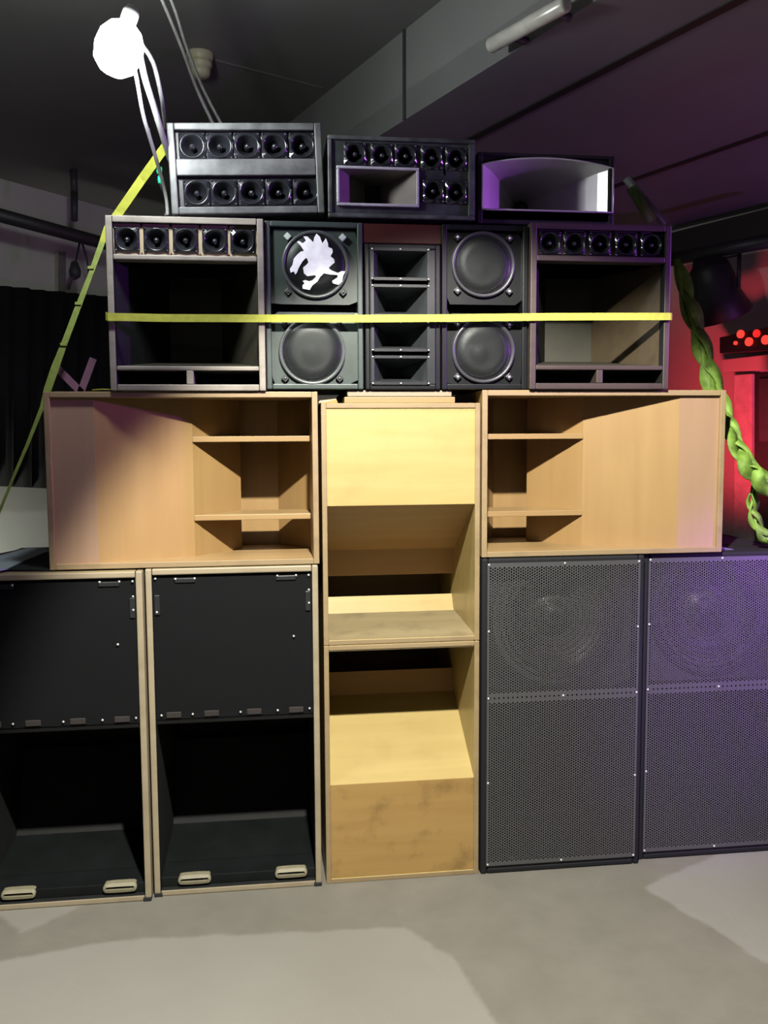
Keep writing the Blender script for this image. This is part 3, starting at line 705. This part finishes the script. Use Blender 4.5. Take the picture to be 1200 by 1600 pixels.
m = MB(); m.lathe([(.022, -.01), (.022, 0), (.016, .002), (.0001, .004)], (cx, D-.004, zc), 20); m.build('throat_ring', ALUD, hn)

# ------------------------------------------------------------------ straps
y0 = -.024; z_ = W(600, 496, y0).z
path = [(-.460, .30, W(168, 495, 0).z), (-.4605, .06, W(168, 495, 0).z), (-.459, y0+.006, W(168, 495, 0).z), (-.453, y0, W(168, 495, y0).z)]
for u, v in ((260, 497), (415, 497.5), (555, 498), (700, 497), (860, 495), (1000, 494.5)): q = W(u, v, y0); path.append((q.x, y0, q.z))
e = W(1048, 494.5, y0); path += [(1.211, y0, e.z), (1.2175, y0+.006, e.z), (1.219, .06, e.z), (1.219, .30, e.z)]
m = MB().ribbon(path, (0, 0, .022), .003, False); k_ = W(557, 497, y0-.004); m.box(k_.x-.004, k_.x+.004, y0-.004, y0-.001, k_.z-.010, k_.z+.013)
tag(m.build('ratchet_strap', YEL), 'yellow webbing strap pulled flat across the whole upper tier of speakers', 'strap')
y1 = .16
sp = [W(258, 230, .05), W(222, 280, .12), W(186, 332, y1), W(168, 358, y1), W(160, 378, y1), W(142, 428, y1), W(122, 480, y1), W(100, 538, y1), W(86, 575, y1), W(74, 610, y1), W(66, 636, y1), W(44, 692, y1), W(20, 748, y1), W(-6, 812, y1)]
sp = [Vector(p) for p in sp]
wid = []
for i, p in enumerate(sp):
    t2 = (sp[min(i+1, len(sp)-1)]-sp[max(0, i-1)]).normalized(); a = t2.cross(Vector((0, 1, 0))).normalized()
    wid.append(a*([.026, .026, .026, .024, .017, .014, .017, .018, .023, .022, .012, .010, .008, .008][i]))
m = MB(); m.ribbon(sp[:5], wid[:5], .003, False); m.mat(1); m.ribbon(sp[4:], wid[4:], .003, False)
for u, v in ((142, 418), (122, 474), (99, 538)): p = W(u, v, y1-.003); m.box(p.x-.009, p.x+.009, y1-.006, y1-.002, p.z-.004, p.z+.004)
tag(m.build('ratchet_strap', [YEL, YELD]), 'yellow-green webbing strap slanting from the tweeter box down past the left side', 'strap')
# loose yellow strap end on the left horn
p = W(145, 605, .03); tag(MB().ribbon([(0, 0, .004), (.03, .0, .006), (.07, .01, .004), (.10, .05, .003)], (0, .024, 0), .003).build('strap_end', YEL, None, 0, (p.x, .03, 1.5165)), 'loose yellow strap end on top of the left plywood horn', 'strap')

def braid(pts, name, label, rad, rw):
    P = [W(u, v, y) for u, v, y in pts]; Q = []
    for i in range(len(P)-1):
        a, b, c_, d = P[max(0, i-1)], P[i], P[i+1], P[min(len(P)-1, i+2)]
        for k in range(10):
            s = k/10; Q.append(.5*((2*b)+(c_-a)*s+(2*a-5*b+4*c_-d)*s*s+(3*b-a-3*c_+d)*s**3))
    Q.append(P[-1]); m = MB(); n = len(Q)
    for st in range(3):
        path, wd = [], []
        for i, q in enumerate(Q):
            T = (Q[min(i+1, n-1)]-Q[max(0, i-1)]).normalized(); A = T.cross(Vector((0, 1, 0))).normalized(); Bv = T.cross(A)
            ph = i*.24+st*2*PI/3
            env = min(1, .35+i/14)
            path.append(q+A*math.sin(ph)*rad*env+Bv*math.sin(2*ph)*rad*.4*env)
            tw = .5*math.sin(ph*.5+st); wd.append((A*math.cos(tw)+Bv*math.sin(tw))*rw*env*(.75+.45*math.sin(i*.30+st*2.1)))
        m.ribbon(path, wd, .004)
    return tag(m.build(name, LIME), label, 'strap')
braid([(1056, 405, .24), (1072, 468, .24), (1094, 530, .24), (1112, 590, .22), (1130, 640, .15), (1146, 680, .08), (1168, 722, .02), (1192, 750, -.0), (1230, 780, -.02)], 'daisy_chained_strap', 'lime green webbing looped into a chain, hanging down the right side of the stack', .019, .042)
braid([(1186, 745, .06), (1176, 775, .07), (1178, 806, .07), (1196, 838, .06), (1225, 850, .05)], 'daisy_chained_strap', 'short lime green strap loop hanging above the far right grilled subwoofer', .014, .022)
q0, q1 = W(986, 292, .30), W(1018, 346, .30)
m = MB(); m.ribbon([q0, q0.lerp(q1, .5), q1], [(.03, 0, .02)]*3, .006); m.build('x', LIME) if False else None
tag(m.build('strap_tail', plain('dim_green_webbing', (.12, .18, .05), .6)), 'dim green strap tail behind the right end of the top tier', 'strap')
a, b = W(978, 278, .34), W(1038, 350, .34)
m = MB(); m.tube([a, b], .014, 10); m.mat(1); 
tag(m.build('metal_pole', plain('grey_tube', (.10, .10, .11), .5)), 'dull grey pole slanting up behind the top right of the stack', 'pole')

# ------------------------------------------------------------------ hanging lamp, cables, detector, tube lamp
LY = -.33; lp = W(186, 76, LY)
lt = thing('hanging_lamp', 'blazing white bare lamp hanging from cables at the upper left', 'lamp', lp)
m = MB(); m.lathe([(.0001, -.055), (.025, -.052), (.043, -.035), (.050, -.005), (.047, .022), (.034, .044), (.018, .055)], (0, 0, 0), 28, 'z'); bulb = m.build('bulb', emit('lamp_glow', (.95, 1, 1), 230), lt)
bulb.rotation_euler = (.0, .35, 0); bulb.scale = (1.15, 1.15, 1.15)
m = MB(); m.lathe([(.019, .052), (.02, .09), (.014, .105), (.0001, .107)], (0, 0, 0), 20, 'z'); o = m.build('lamp_holder', CABLE, lt); o.rotation_euler = (0, .35, 0)

def cable(name, label, uvy, r, mat, extra=None):
    P = [W(u, v, y) for u, v, y in uvy]; Q = []
    for i in range(len(P)-1):
        a, b, c_, d = P[max(0, i-1)], P[i], P[i+1], P[min(len(P)-1, i+2)]
        for k in range(8):
            s = k/8; Q.append(.5*((2*b)+(c_-a)*s+(2*a-5*b+4*c_-d)*s*s+(3*b-a-3*c_+d)*s**3))
    Q.append(P[-1]); m = MB().tube(Q, r, 8)
    return tag(m.build(name, mat), label, 'cable')
GC = 'cables dropping from the lamp behind the tweeter box'
cable('power_cable', 'pale cable dropping nearest the lamp, left one of the bundle', [(200, 60, -.20), (213, 120, -.18), (224, 180, -.12), (240, 235, -.02), (258, 300, .12), (262, 336, .16)], .0052, CABLE, GC)['group'] = GC
cable('power_cable', 'pale thick cable from the lamp to the top left corner of the tweeter box', [(214, 62, -.20), (226, 120, -.18), (240, 165, -.12), (252, 205, -.05), (266, 250, .06)], .0085, CABLE)['group'] = GC
cable('power_cable', 'pale cable bowing furthest right in the lamp bundle', [(222, 70, -.13), (240, 100, -.08), (252, 150, -.0), (256, 178, .12), (259, 200, .24)], .006, CABLE)['group'] = GC
o = cable('power_cable', 'thin dark cable with two plugs painted as green glints left of the tweeter box', [(232, 200, .05), (244, 255, .12), (252, 290, .14), (262, 320, .16), (258, 338, .16)], .004, CABLD); o['group'] = GC
for u, v in ((249, 266), (251, 281)):
    p = W(u, v, .10); m = MB().lathe([(.0001, -.012), (.008, -.010), (.009, 0), (.008, .010), (.0001, .012)], (0, 0, 0), 14, 'z'); k_ = m.build('plug', MINT, o); k_.location = p
GD = 'dark cables coming down from the ceiling'
cable('ceiling_cable', 'grey cable from the ceiling past the smoke detector, longer left one', [(236, -40, -.2), (262, 20, .0), (286, 80, .15), (308, 140, .28), (334, 196, .34)], .0052, plain('mid_cable', (.13, .13, .12), .5))['group'] = GD
cable('ceiling_cable', 'grey cable from the ceiling directly beside the smoke detector', [(252, -40, -.2), (275, 20, .0), (292, 75, .15), (318, 140, .3), (347, 196, .36)], .0048, bpy.data.materials['mid_cable'])['group'] = GD
# smoke detector
p = WZ(312, 84, ZU); cr = plain('cream_plastic', (.36, .34, .22), .5)
m = MB(); m.lathe([(.055, 0), (.055, -.02), (.045, -.026), (.050, -.030), (.050, -.045), (.040, -.052), (.043, -.056), (.040, -.075), (.028, -.085), (.0001, -.086)], (0, 0, 0), 32, 'z')
o = m.build('smoke_detector', cr, None, 0, (p.x, p.y, ZU)); o.scale = (.95, .95, 1.05); tag(o, 'cream ribbed smoke detector on the dark ceiling', 'smoke detector')
# tube lamp on the beam
a, b = WPL(766, 72, Pf-perp*.07, perp), WPL(886, 5, Pf-perp*.07, perp)
tt = thing('tube_lamp', 'unlit cylindrical tube lamp fixed along the lower edge of the ceiling beam', 'lamp', a)
d = b-a
m = MB(); m.tube([Vector((0, 0, 0)), d*.02, d*.98, d], [.015, .022, .022, .015], 16); m.build('tube', plain('dull_tube', (.5, .48, .44), .3, .1), tt)
for s in (.25, .8):
    m = MB(); q = d*s; m.tube([q, q+perp*.068], .012, 8); m.build('bracket', CABLD, tt)

# ------------------------------------------------------------------ left background
DARKC = plain('black_cloth', (.012, .012, .013), .8, 0, .2)
pts = [LW(-60, 440, .35), LW(330, 480, .35), LW(330, 775, .35), LW(-60, 757, .35)]
n_ = 60; m = MB(); m.smooth = True
A, B_, C_, D_ = pts
for i in range(n_+1):
    s = i/n_; off = ln*(.02*math.sin(i*1.7)+.012*math.sin(i*.7)); tp = A.lerp(B_, s)+off; bt = D_.lerp(C_, s)+off
    m.v += [tuple(tp), tuple(bt), tuple(tp-ln*.01), tuple(bt-ln*.01)]
for i in range(n_): k = 4*i; m._f([k, k+1, k+5, k+4]); m._f([k+2, k+6, k+7, k+3]); m._f([k, k+4, k+6, k+2]); m._f([k+1, k+3, k+7, k+5])
tag(m.build('black_curtain', DARKC), 'wide black cloth hung along the left wall behind the stack', 'curtain')
def bar(uv0, uv1, off, r, name, mat, label, cat):
    a, b = LW(*uv0, off), LW(*uv1, off); return tag(MB().tube([a, b], r, 12).build(name, mat), label, cat)
bar((-80, 315), (330, 425), .55, .035, 'truss_bar', plain('dark_bar', (.035, .032, .036), .5), 'dark horizontal bar hung high in front of the left wall', 'bar')
MBX = MB(); a = LW(116, 300, .5); MBX.tube([a, Vector((a.x, a.y, ZU))], .02, 8); a2 = LW(116, 345, .5); MBX.tube([a2, a], .02, 8)
tag(MBX.build('drop_rod', CABLD), 'dark rod holding the left bar from the ceiling', 'rod')
cable_pts = [LW(126, 372, .45), LW(118, 410, .45), LW(114, 428, .45), LW(108, 452, .45)]
m = MB(); m.tube(cable_pts, .006, 6); m.tube([LW(126, 372, .45), LW(136, 405, .45), LW(140, 440, .45)], .006, 6); m.lathe([(.0001, -.05), (.03, -.03), (.035, .0), (.02, .05), (.0001, .06)], LW(117, 424, .45), 12, 'z')
tag(m.build('dangling_cable', CABLD), 'thin dark cord looped under the left bar', 'cord')
pts = [LW(86, 395, .004), LW(98, 394, .004), LW(98, 470, .004), LW(86, 470, .004)]
tag(MB().prism(pts, ln*.03).build('wall_conduit', plain('grey_conduit', (.2, .2, .18), .6)), 'grey vertical conduit on the left wall', 'conduit')
# V shaped bracket behind the strap
m = MB(); Y = .25
for (u0, v0, u1, v1) in ((86, 572, 128, 614), (146, 560, 126, 614)):
    a, b = W(u0, v0, Y), W(u1, v1, Y); wd = (b-a).cross(Vector((0, 1, 0))).normalized()*.022; m.ribbon([a, b], [wd, wd], .006, False)
tag(m.build('folded_bracket', plain('purple_lit_metal', (.16, .075, .13), .5)), 'V-shaped metal bracket, painted purple-lit, behind the strap on the left plywood horn', 'bracket')  # purple light on the metal is put into its base colour
# folded black case on the far left scoop
s_ = .9985
a = [WZ(u, v, s_) for u, v in ((0, 893), (78, 893), (76, 862), (44, 858), (-30, 874), (-30, 893))]
m = MB().prism([Vector((q.x, max(q.y, -.0), s_)) for q in a], (0, 0, .006)); m.mat(1)
a = [WZ(u, v, s_+.007) for u, v in ((-6, 893), (10, 890), (40, 876), (76, 862), (72, 857), (44, 857), (-30, 876), (-30, 893))]
m.prism([Vector((q.x, q.y, s_+.0065)) for q in a], (0, 0, .003))
tag(m.build('folded_sheet', [DARKC, plain('bluish_sheet', (.35, .40, .44), .35)]), 'folded black sheet with a bluish edge lying on the far left scoop', 'sheet')

# ------------------------------------------------------------------ right background
tag(MB().tube([RW(1030, 409, .35), RW(1230, 371, .35)], .035, 12).build('truss_bar', plain('dark_bar2', (.02, .02, .022), .5)), 'dark horizontal bar in front of the red wall, carrying the stage light', 'bar')
sl = RW(1118, 455, .35); st = thing('stage_light', 'black stage light hanging from the bar in front of the red wall', 'stage light', sl)
mt = plain('black_fixture', (.012, .012, .014), .5)
m = MB(); m.lathe([(.0001, .17), (.06, .165), (.095, .13), (.11, .06), (.115, -.02), (.15, -.13), (.145, -.135), (.10, -.10), (.0001, -.09)], (0, 0, 0), 28, 'z'); o = m.build('lamp_body', mt, st); o.rotation_euler = (math.radians(10), math.radians(-24), 0)
m = MB(); pt = RW(1118, 404, .35)-sl
for sgn in (-1, 1):
    q = rd*(-sgn)*.135; m.tube([Vector((q.x, q.y, 0)), Vector((q.x, q.y, pt.z))], .011, 8)
m.tube([rd*.135+Vector((0, 0, pt.z)), -rd*.135+Vector((0, 0, pt.z))], .011, 8); m.build('yoke', mt, st)
m = MB(); m.lathe([(.022, -.01), (.022, .012), (.0001, .012)], pt, 12, 'z'); m.build('clamp', mt, st)
# lamp bar with red lamps
L0 = RW(1165, 532, .2); lb = thing('lamp_panel', 'black panel of round red-glowing lamps on the red wall', 'stage light', L0)
pts = [RW(1124, 527, .2)-L0, RW(1215, 508, .2)-L0, RW(1215, 546, .2)-L0, RW(1124, 552, .2)-L0]
MB().prism(pts, rn*.12).build('housing', mt, lb, .004)
RG = emit('red_lens_glow', (1, .06, .04), 1.1); RGD = emit('dim_red_lens_glow', (1, .05, .04), .45)
for u, v, r, g in ((1158, 522, .021, RG), (1171, 534, .022, RG), (1183, 521, .020, RGD), (1197, 531, .023, RG), (1150, 536, .010, RG)):
    q = RW(u, v, .205)-L0; m = MB()
    X = rd; N = -rn; vs_ = []
    for i in range(20): a_ = 2*PI*i/20; vs_.append(q+X*math.cos(a_)*r+Vector((0, 0, math.sin(a_)*r)))
    m.prism(vs_, N*.008); m.build('lens', g, lb)
# ledge, post and black cabinet on the red wall
tag(onwall(RW, rn, [(1128, 562), (1215, 552), (1215, 577), (1128, 581)], .12, .12).build('trim_7', RWM, None, .004), kind='structure')
tag(onwall(RW, rn, [(1146, 586), (1174, 584), (1174, 850), (1146, 838)], .10, .10).build('trim_8', plain('pale_post', (.60, .56, .55), .6), None, .004), kind='structure')
m = onwall(RW, rn, [(1178, 582), (1260, 576), (1260, 900), (1178, 880)], .35, .25)
o = m.build('equipment_rack', plain('black_rack', (.012, .012, .014), .5), None, .006); tag(o, 'tall black equipment cabinet against the red wall at the right edge', 'cabinet')
m = onwall(RW, rn, [(1186, 592), (1250, 588), (1250, 690), (1186, 690)], .36, .009)
m.build('vent_panel', plain('rack_face', (.03, .032, .038), .4), o)
